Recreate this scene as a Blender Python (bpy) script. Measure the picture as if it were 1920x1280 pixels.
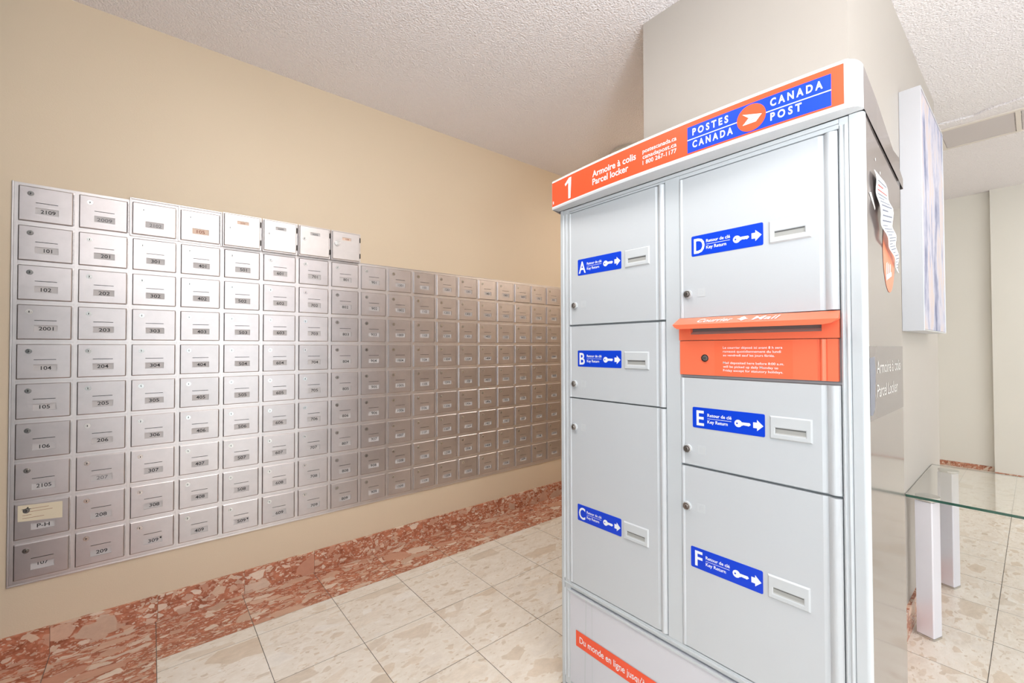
import bpy, math, random
from mathutils import Vector, Matrix
random.seed(7)
S = bpy.context.scene
COL = S.collection
for o in list(bpy.data.objects): bpy.data.objects.remove(o)
H = 1.175            # camera height; plan positions below were measured with z = 0 at the lens

# ---------------------------------------------------------------- camera
yaw, pitch, roll, F = 0.878347280, 0.0152128703, -0.00277608276, 815.305717
fwd = Vector((math.cos(yaw)*math.cos(pitch), math.sin(yaw)*math.cos(pitch), math.sin(pitch)))
r0 = Vector((math.sin(yaw), -math.cos(yaw), 0)); u0 = r0.cross(fwd)
rt = math.cos(roll)*r0 + math.sin(roll)*u0
up = -math.sin(roll)*r0 + math.cos(roll)*u0
cam = bpy.data.cameras.new('camera'); cam.sensor_width = 36; cam.lens = F/1920*36; cam.clip_start = .02
co = bpy.data.objects.new('camera', cam); COL.objects.link(co)
M = Matrix.Identity(4)
for i in range(3): M[i][0] = rt[i]; M[i][1] = up[i]; M[i][2] = -fwd[i]
M[2][3] = H
co.matrix_world = M
S.camera = co

# ---------------------------------------------------------------- view, world, lights
S.view_settings.view_transform = 'Standard'; S.view_settings.look = 'None'
S.view_settings.gamma = 1; S.view_settings.use_curve_mapping = False
S.view_settings.exposure = 0.70
W = bpy.data.worlds.new('world'); S.world = W; W.use_nodes = True
bg = W.node_tree.nodes['Background']; bg.inputs[0].default_value = (.86, .93, 1, 1); bg.inputs[1].default_value = 2.0

def area(name, loc, rot, sx, sy, power, col=(1, 1, 1)):
    l = bpy.data.lights.new(name, 'AREA'); l.shape = 'RECTANGLE'; l.size = sx; l.size_y = sy
    l.energy = power; l.color = col
    o = bpy.data.objects.new(name, l); o.location = loc; o.rotation_euler = rot; COL.objects.link(o); return o
ROOMY = -3.6
# added lights standing in for daylight through made-up windows out of view
area('entrance_daylight', (1.35, ROOMY-.25, 1.3), (math.radians(90), 0, 0), 2.6, 2.2, 7.5, (.88, .94, 1))
area('side_daylight', (4.6, ROOMY-.25, 1.3), (math.radians(90), 0, 0), 1.7, 2.2, 3, (.88, .94, 1))
area('left_daylight', (-.85, -.7, 1.25), (math.radians(90), 0, math.radians(-90)), 1.9, 2.1, 1.6, (.88, .94, 1))
# two made-up uplighters, unseen behind the camera, added to wash the ceiling
ADDED_UPL = [(.08, -.85, 49), (.60, -2.6, 12)]
for (x, y, p) in ADDED_UPL: area('uplighter_light', (x, y, 1.20), (math.pi, 0, 0), .42, .42, p, (.93, .97, 1))
ADDED_LAMPS = [(-.02, -1.6, 1.0), (.40, 1.05, 5.5), (5.1, -1.2, 10), (3.01, 1.39, 4.2)]  # made-up ceiling lamps, all out of view, added to lift dark areas
for i, (x, y, p) in enumerate(ADDED_LAMPS):
    area('ceiling_lamp_light', (x, y, 2.53+(.077 if x > 4.33 else 0)), (0, 0, 0), .55, .55, p, (.95, .98, 1))

# ---------------------------------------------------------------- materials
def srgb(r, g, b):
    f = lambda c: (c/255/12.92 if c/255 <= .04045 else ((c/255+.055)/1.055)**2.4)
    return (f(r), f(g), f(b), 1)
MATS = {}
def mat(name, col, rough=.5, metal=0., spec=.5, coat=0., bump=None, emit=None, vary=0., obj_vary=0.):
    m = bpy.data.materials.new(name); m.use_nodes = True; MATS[name] = m
    nt = m.node_tree; N = nt.nodes; L = nt.links; b = N['Principled BSDF']
    c = srgb(*col)
    b.inputs['Base Color'].default_value = c; b.inputs['Roughness'].default_value = rough
    b.inputs['Metallic'].default_value = metal; b.inputs['Specular IOR Level'].default_value = spec
    b.inputs['Coat Weight'].default_value = coat; b.inputs['Coat Roughness'].default_value = .08
    tc = N.new('ShaderNodeTexCoord')
    if vary or obj_vary:
        mx = N.new('ShaderNodeMix'); mx.data_type = 'RGBA'; mx.inputs[6].default_value = tuple(v*(1-max(vary, obj_vary)) for v in c[:3])+(1,)
        mx.inputs[7].default_value = tuple(min(1, v*(1+max(vary, obj_vary))) for v in c[:3])+(1,)
        if vary:
            n = N.new('ShaderNodeTexNoise'); n.inputs['Scale'].default_value = 3; n.inputs['Detail'].default_value = 4
            L.new(tc.outputs['Object'], n.inputs['Vector']); L.new(n.outputs['Fac'], mx.inputs[0])
        else:
            oi = N.new('ShaderNodeObjectInfo'); L.new(oi.outputs['Random'], mx.inputs[0])
        L.new(mx.outputs[2], b.inputs['Base Color'])
    if bump:
        sc, st, det, dist = bump
        n = N.new('ShaderNodeTexNoise'); n.inputs['Scale'].default_value = sc; n.inputs['Detail'].default_value = det
        L.new(tc.outputs['Object'], n.inputs['Vector'])
        bp = N.new('ShaderNodeBump'); bp.inputs['Strength'].default_value = st; bp.inputs['Distance'].default_value = dist
        L.new(n.outputs['Fac'], bp.inputs['Height']); L.new(bp.outputs['Normal'], b.inputs['Normal'])
    if emit:
        b.inputs['Emission Color'].default_value = srgb(*emit[0]); b.inputs['Emission Strength'].default_value = emit[1]
    return m
mat('tan_paint', (216, 196, 170), .55, bump=(260, .12, 3, .002), vary=.02)
mat('pale_tan_paint', (246, 238, 228), .55)
mat('white_paint', (240, 239, 236), .55)
mat('slate_paint', (46, 45, 46), .6)
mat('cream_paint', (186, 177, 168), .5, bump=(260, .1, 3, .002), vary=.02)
mat('beige_paint', (226, 220, 210), .55, bump=(260, .1, 3, .002), vary=.02)
mat('white_enamel', (205, 207, 210), .3, coat=.3)
mat('white_extrusion', (207, 210, 213), .25, coat=.4)
mat('white_plastic', (208, 210, 212), .32)
mat('gap_black', (38, 36, 34), .8)
mat('reveal_grey', (150, 151, 152), .8)
mat('shadow_grey', (120, 118, 116), .6)
mat('slot_grey', (176, 174, 170), .45)
mat('orange_vinyl', (255, 88, 48), .35, coat=.2)
mat('orange_enamel', (255, 122, 86), .35, coat=.3)
mat('orange_patch', (255, 117, 80), .33, coat=.3)
mat('blue_vinyl', (8, 66, 214), .35)
mat('white_vinyl', (246, 247, 250), .4)
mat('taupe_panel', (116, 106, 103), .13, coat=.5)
mat('grey_vinyl', (218, 216, 222), .4)
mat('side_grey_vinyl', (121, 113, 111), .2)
mat('slate_print', (112, 116, 132), .3)
mat('faded_orange', (236, 134, 98), .35)
mat('faded_white', (222, 216, 210), .4)
mat('chrome', (205, 203, 200), .18, metal=1)
mat('lock_steel', (214, 208, 203), .34, metal=1)
mat('worn_steel', (150, 145, 141), .4, metal=.8)
mat('dark_steel', (70, 66, 64), .4, metal=.6)
mat('paper_white', (238, 238, 240), .7)
mat('paper_red', (225, 95, 90), .7)
mat('paper_ink', (120, 122, 135), .7)
mat('yellow_paper', (222, 208, 182), .7, vary=.06)
mat('card_grey', (196, 190, 189), .6)
mat('card_peach', (226, 196, 176), .6)
mat('ink_black', (30, 28, 30), .6)
mat('ink_grey', (120, 116, 118), .6)
mat('ink_brown', (150, 85, 60), .6)
mat('grout', (104, 96, 88), .85)
mat('silver_frame', (222, 224, 230), .3, metal=.75, vary=.02)
mat('leg_silver', (232, 230, 238), .3, metal=.3)
mat('access_paint', (204, 195, 193), .6)
mat('hatch_paint', (228, 218, 208), .6)
mat('lamp_diffuser', (255, 250, 240), .4, emit=((255, 246, 230), 3.0))
mat('dull_diffuser', (225, 218, 208), .4)
mat('door_grey', (44, 44, 46), .4)
mat('black_metal', (40, 40, 42), .4, metal=.5)

def brushed(name, col, rough, rv=.12):
    m = mat(name, col, rough, metal=1)
    nt = m.node_tree; N = nt.nodes; L = nt.links; b = N['Principled BSDF']
    tc = N.new('ShaderNodeTexCoord'); mp = N.new('ShaderNodeMapping'); mp.inputs['Scale'].default_value = (7, 7, 420)
    geo = N.new('ShaderNodeNewGeometry'); L.new(geo.outputs['Position'], mp.inputs['Vector'])
    n = N.new('ShaderNodeTexNoise'); n.inputs['Scale'].default_value = 1; n.inputs['Detail'].default_value = 5
    L.new(mp.outputs[0], n.inputs['Vector'])
    bp = N.new('ShaderNodeBump'); bp.inputs['Strength'].default_value = .06; bp.inputs['Distance'].default_value = .0006
    L.new(n.outputs['Fac'], bp.inputs['Height']); L.new(bp.outputs['Normal'], b.inputs['Normal'])
    # smudges and handling wear
    n2 = N.new('ShaderNodeTexNoise'); n2.inputs['Scale'].default_value = 14; n2.inputs['Detail'].default_value = 6; n2.inputs['Roughness'].default_value = .65
    L.new(geo.outputs['Position'], n2.inputs['Vector'])
    oi = N.new('ShaderNodeObjectInfo')
    mr = N.new('ShaderNodeMath'); mr.operation = 'MULTIPLY_ADD'; mr.inputs[1].default_value = rv; mr.inputs[2].default_value = rough-rv/2
    L.new(n2.outputs['Fac'], mr.inputs[0]); L.new(mr.outputs[0], b.inputs['Roughness'])
    ad = N.new('ShaderNodeMath'); ad.operation = 'MULTIPLY_ADD'; ad.inputs[1].default_value = .45
    L.new(oi.outputs['Random'], ad.inputs[0]); L.new(n2.outputs['Fac'], ad.inputs[2])
    mx = N.new('ShaderNodeMix'); mx.data_type = 'RGBA'; c = srgb(*col)
    mx.inputs[6].default_value = tuple(v*.84 for v in c[:3])+(1,); mx.inputs[7].default_value = tuple(min(1, v*1.12) for v in c[:3])+(1,)
    L.new(ad.outputs[0], mx.inputs[0]); L.new(mx.outputs[2], b.inputs['Base Color'])
    return m
brushed('brushed_aluminium', (196, 188, 187), .38, .06)
brushed('aluminium_trim', (212, 205, 203), .40, .06)
brushed('pale_aluminium', (206, 198, 195), .45, .06)

def marble(name, base_a, base_b, chips, big, mid, small, rough, chip_mix=1., bigscale=8.):
    m = mat(name, (200, 180, 160), rough, spec=.45)
    nt = m.node_tree; N = nt.nodes; L = nt.links; b = N['Principled BSDF']
    geo = N.new('ShaderNodeNewGeometry')
    # every slab is cut from another place of the block: shift by a value stored per slab
    at = N.new('ShaderNodeAttribute'); at.attribute_name = 'slab'
    sc = N.new('ShaderNodeVectorMath'); sc.operation = 'MULTIPLY'; sc.inputs[1].default_value = (31, 17, 23)
    L.new(at.outputs['Fac'], sc.inputs[0])
    ad = N.new('ShaderNodeVectorMath'); L.new(geo.outputs['Position'], ad.inputs[0]); L.new(sc.outputs[0], ad.inputs[1])
    nz = N.new('ShaderNodeTexNoise'); nz.inputs['Scale'].default_value = 9; nz.inputs['Detail'].default_value = 4
    L.new(ad.outputs[0], nz.inputs['Vector'])
    ds = N.new('ShaderNodeVectorMath'); ds.operation = 'MULTIPLY_ADD'; ds.inputs[1].default_value = (.05, .05, .05)
    L.new(nz.outputs['Color'], ds.inputs[0]); L.new(ad.outputs[0], ds.inputs[2])
    mp = N.new('ShaderNodeMapping'); mp.inputs['Rotation'].default_value = (.3, .2, .5); mp.inputs['Scale'].default_value = (1, 2.1, 1.7)
    L.new(ds.outputs[0], mp.inputs['Vector'])
    n = N.new('ShaderNodeTexNoise'); n.inputs['Scale'].default_value = 16; n.inputs['Detail'].default_value = 9; n.inputs['Roughness'].default_value = .8
    L.new(mp.outputs[0], n.inputs['Vector'])
    def rgbmix(fac, a, c2):
        x = N.new('ShaderNodeMix'); x.data_type = 'RGBA'
        if hasattr(fac, 'links'): L.new(fac, x.inputs[0])
        else: x.inputs[0].default_value = fac
        for i, v in ((6, a), (7, c2)):
            if hasattr(v, 'links'): L.new(v, x.inputs[i])
            else: x.inputs[i].default_value = v
        return x.outputs[2]
    ra = N.new('ShaderNodeMapRange'); ra.inputs[1].default_value = .35; ra.inputs[2].default_value = .65
    L.new(n.outputs['Fac'], ra.inputs[0])
    cur = rgbmix(ra.outputs[0], srgb(*base_a), srgb(*base_b))
    for (scale, thr, edge) in ((bigscale*10, small, .16), (bigscale*4, mid, .14), (bigscale*1.9, (big+mid)/2+.06, .12), (bigscale, big, .10)):
        v1 = N.new('ShaderNodeTexVoronoi'); v1.inputs['Scale'].default_value = scale
        v2 = N.new('ShaderNodeTexVoronoi'); v2.feature = 'DISTANCE_TO_EDGE'; v2.inputs['Scale'].default_value = scale
        L.new(mp.outputs[0], v1.inputs['Vector']); L.new(mp.outputs[0], v2.inputs['Vector'])
        sp = N.new('ShaderNodeSeparateColor'); L.new(v1.outputs['Color'], sp.inputs[0])
        gt = N.new('ShaderNodeMath'); gt.operation = 'GREATER_THAN'; gt.inputs[1].default_value = thr; L.new(sp.outputs[0], gt.inputs[0])
        er = N.new('ShaderNodeMath'); er.operation = 'MULTIPLY'; er.inputs[1].default_value = edge*1.6; L.new(sp.outputs[2], er.inputs[0])
        g2 = N.new('ShaderNodeMapRange'); L.new(v2.outputs['Distance'], g2.inputs[0]); L.new(er.outputs[0], g2.inputs[1])
        a2 = N.new('ShaderNodeMath'); a2.inputs[1].default_value = .02; L.new(er.outputs[0], a2.inputs[0]); L.new(a2.outputs[0], g2.inputs[2])
        mu = N.new('ShaderNodeMath'); mu.operation = 'MULTIPLY'; L.new(gt.outputs[0], mu.inputs[0]); L.new(g2.outputs[0], mu.inputs[1])
        m2 = N.new('ShaderNodeMath'); m2.operation = 'MULTIPLY'; m2.inputs[1].default_value = chip_mix; L.new(mu.outputs[0], m2.inputs[0])
        cr = N.new('ShaderNodeValToRGB'); cr.color_ramp.interpolation = 'LINEAR'
        els = cr.color_ramp.elements
        els[0].position = 0; els[0].color = srgb(*chips[0]); els[1].position = 1; els[1].color = srgb(*chips[-1])
        for i, c in enumerate(chips[1:-1]):
            e = els.new((i+1)/(len(chips)-1)); e.color = srgb(*c)
        L.new(sp.outputs[1], cr.inputs[0])
        cc = rgbmix(.18, cr.outputs[0], n.outputs['Color'])
        hs = N.new('ShaderNodeHueSaturation'); hs.inputs['Saturation'].default_value = .9
        L.new(cr.outputs[0], hs.inputs['Color'])
        mv = N.new('ShaderNodeMath'); mv.operation = 'MULTIPLY_ADD'; mv.inputs[1].default_value = .6; mv.inputs[2].default_value = .70
        L.new(n.outputs['Fac'], mv.inputs[0]); L.new(mv.outputs[0], hs.inputs['Value'])
        cur = rgbmix(m2.outputs[0], cur, hs.outputs[0])
    L.new(cur, b.inputs['Base Color'])
    return m
marble('red_marble', (136, 76, 54), (206, 134, 104), [(214, 180, 152), (196, 132, 102), (198, 160, 134), (226, 202, 180), (204, 150, 118)], .78, .56, .60, .22)
marble('cream_marble', (224, 212, 196), (237, 229, 218), [(238, 232, 223), (212, 190, 164), (230, 217, 200), (204, 184, 160)], .78, .80, .78, .2, .85, 6.)
m = mat('ceiling_stipple', (250, 243, 243), .85, bump=(135, .8, 3, .015))

m = mat('abstract_paint', (225, 222, 228), .5)
nt = m.node_tree; N = nt.nodes; L = nt.links; b = N['Principled BSDF']
geo = N.new('ShaderNodeNewGeometry')
def streak(scale, loc, det=5, sc=1):
    mp = N.new('ShaderNodeMapping'); mp.inputs['Scale'].default_value = scale; mp.inputs['Location'].default_value = loc
    L.new(geo.outputs['Position'], mp.inputs['Vector'])
    n = N.new('ShaderNodeTexNoise'); n.inputs['Scale'].default_value = sc; n.inputs['Detail'].default_value = det; n.inputs['Roughness'].default_value = .62
    L.new(mp.outputs[0], n.inputs['Vector']); return n
n1 = streak((13, 1, 1.6), (3, 0, 1)); n2 = streak((6, 1, 4.2), (9, 0, 4)); 
cr = N.new('ShaderNodeValToRGB'); e = cr.color_ramp.elements
e[0].position = .35; e[0].color = srgb(74, 80, 118); e[1].position = .72; e[1].color = srgb(216, 212, 220)
for p, c in ((.40, (96, 102, 142)), (.45, (150, 152, 180)), (.51, (204, 200, 214)), (.58, (218, 198, 190)), (.64, (190, 188, 204))):
    x = e.new(p); x.color = srgb(*c)
mxf = N.new('ShaderNodeMix'); mxf.inputs[0].default_value = .42
L.new(n1.outputs['Fac'], mxf.inputs[2]); L.new(n2.outputs['Fac'], mxf.inputs[3]); L.new(mxf.outputs[0], cr.inputs[0]); L.new(cr.outputs[0], b.inputs['Base Color'])

m = bpy.data.materials.new('clear_glass'); m.use_nodes = True; MATS['clear_glass'] = m
b = m.node_tree.nodes['Principled BSDF']; b.inputs['Base Color'].default_value = (.965, .985, .975, 1)
b.inputs['Roughness'].default_value = .0; b.inputs['Transmission Weight'].default_value = 1; b.inputs['IOR'].default_value = 1.5
m = bpy.data.materials.new('glass_edge'); m.use_nodes = True; MATS['glass_edge'] = m
b = m.node_tree.nodes['Principled BSDF']; b.inputs['Base Color'].default_value = srgb(40, 82, 68)
b.inputs['Roughness'].default_value = .12; b.inputs['Coat Weight'].default_value = .5
m = bpy.data.materials.new('window_glass'); m.use_nodes = True; MATS['window_glass'] = m
nt = m.node_tree; nt.nodes.clear()
o_ = nt.nodes.new('ShaderNodeOutputMaterial'); t_ = nt.nodes.new('ShaderNodeBsdfTransparent'); g_ = nt.nodes.new('ShaderNodeBsdfGlossy'); x_ = nt.nodes.new('ShaderNodeMixShader')
t_.inputs[0].default_value = (.96, .98, .97, 1); g_.inputs['Roughness'].default_value = .02; x_.inputs[0].default_value = .05
nt.links.new(t_.outputs[0], x_.inputs[1]); nt.links.new(g_.outputs[0], x_.inputs[2]); nt.links.new(x_.outputs[0], o_.inputs[0])

# ---------------------------------------------------------------- mesh helpers
def glyphs(body, bold=0., _c={}):
    k = (body, bold)
    if k in _c: return _c[k]
    cu = bpy.data.curves.new('t', 'FONT'); cu.body = body; cu.size = 1; cu.offset = bold; cu.resolution_u = 3
    o = bpy.data.objects.new('t', cu); COL.objects.link(o)
    dg = bpy.context.evaluated_depsgraph_get(); dg.update()
    me = bpy.data.meshes.new_from_object(o.evaluated_get(dg))
    vs = [(v.co.x, v.co.y) for v in me.vertices]; fs = [tuple(p.vertices) for p in me.polygons]
    bpy.data.objects.remove(o); bpy.data.curves.remove(cu); bpy.data.meshes.remove(me)
    _c[k] = (vs, fs); return _c[k]
CAPH = max(v[1] for v in glyphs('H')[0])

class MB:
    """collects geometry in (u right, v up, w towards the viewer) and links it as one mesh"""
    def __init__(s, o=(0, 0, 0), basis='xz', warp=None):
        s.o = Vector(o); s.V = []; s.F = []; s.M = []; s.mats = []; s.slab = []; s.warp = warp
        s.B = {'xz': (Vector((1, 0, 0)), Vector((0, 0, 1)), Vector((0, -1, 0))),     # faces -Y
               'yz': (Vector((0, -1, 0)), Vector((0, 0, 1)), Vector((-1, 0, 0))),    # faces -X
               'xy': (Vector((1, 0, 0)), Vector((0, 1, 0)), Vector((0, 0, 1)))}[basis]  # faces up
    def p(s, u, v, w):
        if s.warp: w = w + s.warp(u)
        s.V.append(s.o + s.B[0]*u + s.B[1]*v + s.B[2]*w); return len(s.V)-1
    def m(s, name):
        if name not in s.mats: s.mats.append(name)
        return s.mats.index(name)
    def f(s, idx, mt, slab=0.):
        s.F.append(tuple(idx)); s.M.append(s.m(mt)); s.slab.append(slab)
    def quad(s, a, b, c, d, mt, slab=0.): s.f([s.p(*q) for q in (a, b, c, d)], mt, slab)
    def rect(s, u0, v0, u1, v1, w, mt, n=1, slab=0.):
        for i in range(n):
            a = u0+(u1-u0)*i/n; b_ = u0+(u1-u0)*(i+1)/n
            s.quad((a, v0, w), (b_, v0, w), (b_, v1, w), (a, v1, w), mt, slab)
    def box(s, u0, v0, w0, u1, v1, w1, mt, slab=0., side=None):
        i = [s.p(u, v, w) for w in (w0, w1) for v in (v0, v1) for u in (u0, u1)]
        sd = side or mt
        for q, t in (((4, 5, 7, 6), mt), ((1, 0, 2, 3), mt), ((0, 1, 5, 4), sd), ((3, 2, 6, 7), sd), ((2, 0, 4, 6), sd), ((1, 3, 7, 5), sd)):
            s.f([i[k] for k in q], t, slab)
    def poly(s, pts, w, mt):
        if sum(pts[i][0]*pts[(i+1) % len(pts)][1]-pts[(i+1) % len(pts)][0]*pts[i][1] for i in range(len(pts))) < 0: pts = list(pts)[::-1]
        s.f([s.p(u, v, w) for u, v in pts], mt)
    def prism(s, pts, w0, w1, mt, side=None, front=None):
        a = [s.p(u, v, w0) for u, v in pts]; b_ = [s.p(u, v, w1) for u, v in pts]; n = len(pts)
        s.f(b_, front or mt); s.f(a[::-1], mt)
        for i in range(n): s.f((a[i], a[(i+1) % n], b_[(i+1) % n], b_[i]), side or mt)
    def cyl(s, u, v, r, w0, w1, mt, n=20, r1=None, front=None):
        r1 = r if r1 is None else r1
        a = [s.p(u+r*math.cos(t), v+r*math.sin(t), w0) for t in [2*math.pi*k/n for k in range(n)]]
        b_ = [s.p(u+r1*math.cos(t), v+r1*math.sin(t), w1) for t in [2*math.pi*k/n for k in range(n)]]
        for i in range(n): s.f((a[i], a[(i+1) % n], b_[(i+1) % n], b_[i]), mt)
        s.f(b_, front or mt); s.f(a[::-1], mt)
    def disc(s, u, v, r, w, mt, n=24, ru=None):
        s.f([s.p(u+(ru or r)*math.cos(2*math.pi*k/n), v+r*math.sin(2*math.pi*k/n), w) for k in range(n)], mt)
    def extr(s, prof, v0, v1, mt):
        """profile [(u,w)...] swept vertically, closed ends"""
        a = [s.p(u, v0, w) for u, w in prof]; b_ = [s.p(u, v1, w) for u, w in prof]; n = len(prof)
        for i in range(n): s.f((a[i], a[(i+1) % n], b_[(i+1) % n], b_[i]), mt)
        s.f(a[::-1], mt); s.f(b_, mt)
    def text(s, body, u, v, width, cap, w, mt, bold=0.):
        vs, fs = glyphs(body, bold)
        x0 = min(q[0] for q in vs); x1 = max(q[0] for q in vs)
        kx = width/(x1-x0); ky = cap/CAPH
        idx = [s.p(u+(q[0]-x0)*kx, v+q[1]*ky, w) for q in vs]
        for f_ in fs: s.f([idx[k] for k in f_], mt)
    def rrect(s, u0, v0, u1, v1, r, w0, w1, mt, front=None, n=4):
        pts = []
        for cu, cv, a0 in ((u1-r, v1-r, 0), (u0+r, v1-r, 90), (u0+r, v0+r, 180), (u1-r, v0+r, 270)):
            for k in range(n+1):
                a = math.radians(a0+90*k/n); pts.append((cu+r*math.cos(a), cv+r*math.sin(a)))
        s.prism(pts, w0, w1, mt, front=front)
    def build(s, name, parent=None, bevel=0., mesh=None):
        me = bpy.data.meshes.new(name); me.from_pydata([tuple(v) for v in s.V], [], s.F)
        for n in s.mats: me.materials.append(MATS[n])
        for p, k in zip(me.polygons, s.M): p.material_index = k
        if any(s.slab):
            at = me.attributes.new('slab', 'FLOAT', 'FACE')
            for i, x in enumerate(s.slab): at.data[i].value = x
        me.update()
        o = bpy.data.objects.new(name, me); COL.objects.link(o)
        if parent: 
            o.parent = parent
            o.matrix_parent_inverse = parent_world(parent).inverted()
        if bevel:
            b = o.modifiers.new('bevel', 'BEVEL'); b.width = bevel; b.segments = 2; b.limit_method = 'ANGLE'; b.angle_limit = math.radians(40)
        return o
def parent_world(o):
    m_ = Matrix.Translation(o.location)
    return (parent_world(o.parent) @ o.matrix_parent_inverse @ m_) if o.parent else m_
def tag(o, label=None, cat=None, group=None, kind=None):
    if label: o['label'] = label
    if cat: o['category'] = cat
    if group: o['group'] = group
    if kind: o['kind'] = kind
    return o
def thing(name, loc, label, cat, group=None):
    o = bpy.data.objects.new(name, None); COL.objects.link(o); o.location = loc; o.empty_display_size = .05
    return tag(o, label, cat, group)
def struct(mb, name, **k):
    o = mb.build(name, **k); tag(o, kind='structure'); return o

# ---------------------------------------------------------------- the room
XL, XF_, YW, CEIL = -.455, 6.12, 2.448, 2.573
XSTEP, CEIL2 = 4.33, 2.65      # the ceiling is a little higher beyond the hatch
CX, CY0, CY1, CXE = 1.626, .355, 1.067, 3.42
def wallbox(name, x0, y0, x1, y1, mt, z0=0., z1=None):
    z1 = z1 or (CEIL2 if x1 > XSTEP else CEIL)
    m_ = MB(basis='xy'); m_.box(x0, y0, z0, x1, y1, z1, mt); return struct(m_, name)
wallbox('wall_back', XL-.12, YW, XF_+.12, YW+.12, 'tan_paint')
m_ = MB(basis='xy')
for y0, y1, z0, z1 in ((ROOMY, -1.7, 0, CEIL), (-1.7, .3, 2.35, CEIL), (-1.7, .3, 0, .12)): m_.box(XL-.12, y0, z0, XL, y1, z1, 'white_paint')
m_.box(XL-.12, .3, 0, XL, YW, CEIL, 'slate_paint')  # unseen stretch coloured dark to tone down reflections in the left mailboxes
struct(m_, 'wall_left')
f_ = MB(basis='xy')
for y in (-1.7, -.725, .25): f_.box(XL-.09, y, .12, XL-.03, y+.05, 2.35, 'black_metal')
for z in (.12, 2.30): f_.box(XL-.088, -1.65, z, XL-.032, .25, z+.05, 'black_metal')
fo = f_.build('window_3'); tag(fo, kind='structure')  # unseen window, made up to light the locker front
g = MB(basis='xy'); g.box(XL-.065, -1.65, .17, XL-.059, .25, 2.30, 'window_glass'); g.build('pane', fo)
wp = wallbox('wall_pillar', CX, CY0, CXE, CY1, 'cream_paint'); wp.data.materials.append(MATS['pale_tan_paint']); wp.data.polygons[3].material_index = 1  # alcove-side face lightened to brighten its reflection in the mailboxes
wallbox('wall_alcove', CXE-.1, CY1, CXE, YW, 'tan_paint')
wallbox('wall_passage', CXE, 1.3, XF_, 1.42, 'beige_paint')
wallbox('wall_right', XF_, .262, XF_+.12, 1.42, 'beige_paint')
wallbox('wall_far', XF_-.06, ROOMY, XF_+.12, .262, 'beige_paint')
# unseen entrance wall; its two glazed openings are added to light the room
m_ = MB(basis='xy'); y0, y1 = ROOMY-.12, ROOMY
for x0, x1, z0, z1 in ((XL, -.2, 0, CEIL), (3.1, 3.7, 0, CEIL), (5.5, XF_, 0, CEIL2), (-.2, 3.1, 2.4, CEIL), (3.7, XSTEP, 2.4, CEIL), (XSTEP, 5.5, 2.4, CEIL2), (3.7, 5.5, 0, .15)):
    m_.box(x0, y0, z0, x1, y1, z1, 'white_paint')
struct(m_, 'wall_front')
for n_, (a, c, z0, div) in enumerate(((-.2, 3.1, 0., 3), (3.7, 5.5, .15, 2))):
    f_ = MB(basis='xy'); g = MB(basis='xy'); t = .05
    for i in range(div+1):
        x = a+(c-a-t)*i/div; f_.box(x, y0+.03, z0, x+t, y1-.03, 2.4, 'black_metal')
    for z in (z0, 2.35): f_.box(a+t, y0+.032, z, c-t, y1-.032, z+t, 'black_metal')
    fo = f_.build('window_%d' % (n_+1)); tag(fo, kind='structure')
    g.box(a+t, y0+.055, z0+t, c-t, y0+.061, 2.35, 'window_glass'); g.build('pane', fo)
# made-up dark door, unseen in the left wall, added to darken mailbox reflections
d = MB(basis='xy'); d.box(XL+.002, .62, .005, XL+.035, 1.92, 2.12, 'door_grey'); do = struct(d, 'door_1', bevel=.003)
k = MB(basis='xy'); k.box(XL+.035, .70, 1.0, XL+.07, .73, 1.2, 'chrome'); k.build('door_handle', do, bevel=.004)
# ceiling
m_ = MB(basis='xy'); m_.box(XL-.12, ROOMY-.12, CEIL, XSTEP, YW+.12, CEIL+.2, 'ceiling_stipple'); m_.box(XSTEP, ROOMY-.12, CEIL2, XF_+.12, YW+.12, CEIL+.2, 'ceiling_stipple'); struct(m_, 'ceiling')

# floor of separate marble tiles with grout between them
xs = [-.455, -.292, .024, .344, .664, .983, 1.301, 1.623, 1.943, 2.262, 2.591, 2.92, 3.243, 3.565, 3.89, 4.215, 4.54, 4.865, 5.19, 5.515, 5.84, 6.12]
ys = [2.448, 2.137, 2.056, 1.728, 1.401, 1.08, .76, .44, .125, -.2, -.525, -.85, -1.175, -1.5, -1.825, -2.15, -2.475, -2.8, -3.125, -3.45, -3.6]
m_ = MB(basis='xy'); m_.box(XL, ROOMY-.12, -.06, XF_, YW, -.0012, 'grout')
g = .0011
for i in range(len(xs)-1):
    for j in range(len(ys)-1):
        x0, x1, y1_, y0_ = xs[i], xs[i+1], ys[j], ys[j+1]
        red = (j == 0) or (i < 2)
        gg = .0005 if (red or j == 1) else g
        m_.rect(x0+g, y0_+gg, x1-g, y1_-gg, random.uniform(-.0002, .0002), 'red_marble' if red else 'cream_marble', slab=random.uniform(.05, 1))
struct(m_, 'floor')
# skirting of the same red marble
def skirting(name, segs):
    m_ = MB(basis='xy')
    for (x0, y0, x1, y1) in segs: m_.box(x0, y0, .0004, x1, y1, .11, 'red_marble', slab=random.uniform(.05, 1))
    struct(m_, name)
xb = [-.455, -.292, .03, .353, .668, .983, 1.301, 1.623, 1.943, 2.262, 2.591, 2.92, 3.243, 3.32]
skirting('baseboard_back', [(xb[i]+.0006, YW-.012, xb[i+1]-.0006, YW) for i in range(len(xb)-1)])
skirting('baseboard_left', [(XL, 1.96+.24*i, XL+.012, 1.96+.24*(i+1)-.001) for i in range(2)]+[(XL, ROOMY+.5*i, XL+.012, ROOMY+.5*(i+1)-.001) for i in range(7)])
skirting('baseboard_pillar', [(CX+.32*i, CY0-.011, min(CXE, CX+.32*(i+1)-.001), CY0) for i in range(6)]+[(CX-.011, CY0, CX, CY1)])
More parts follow.
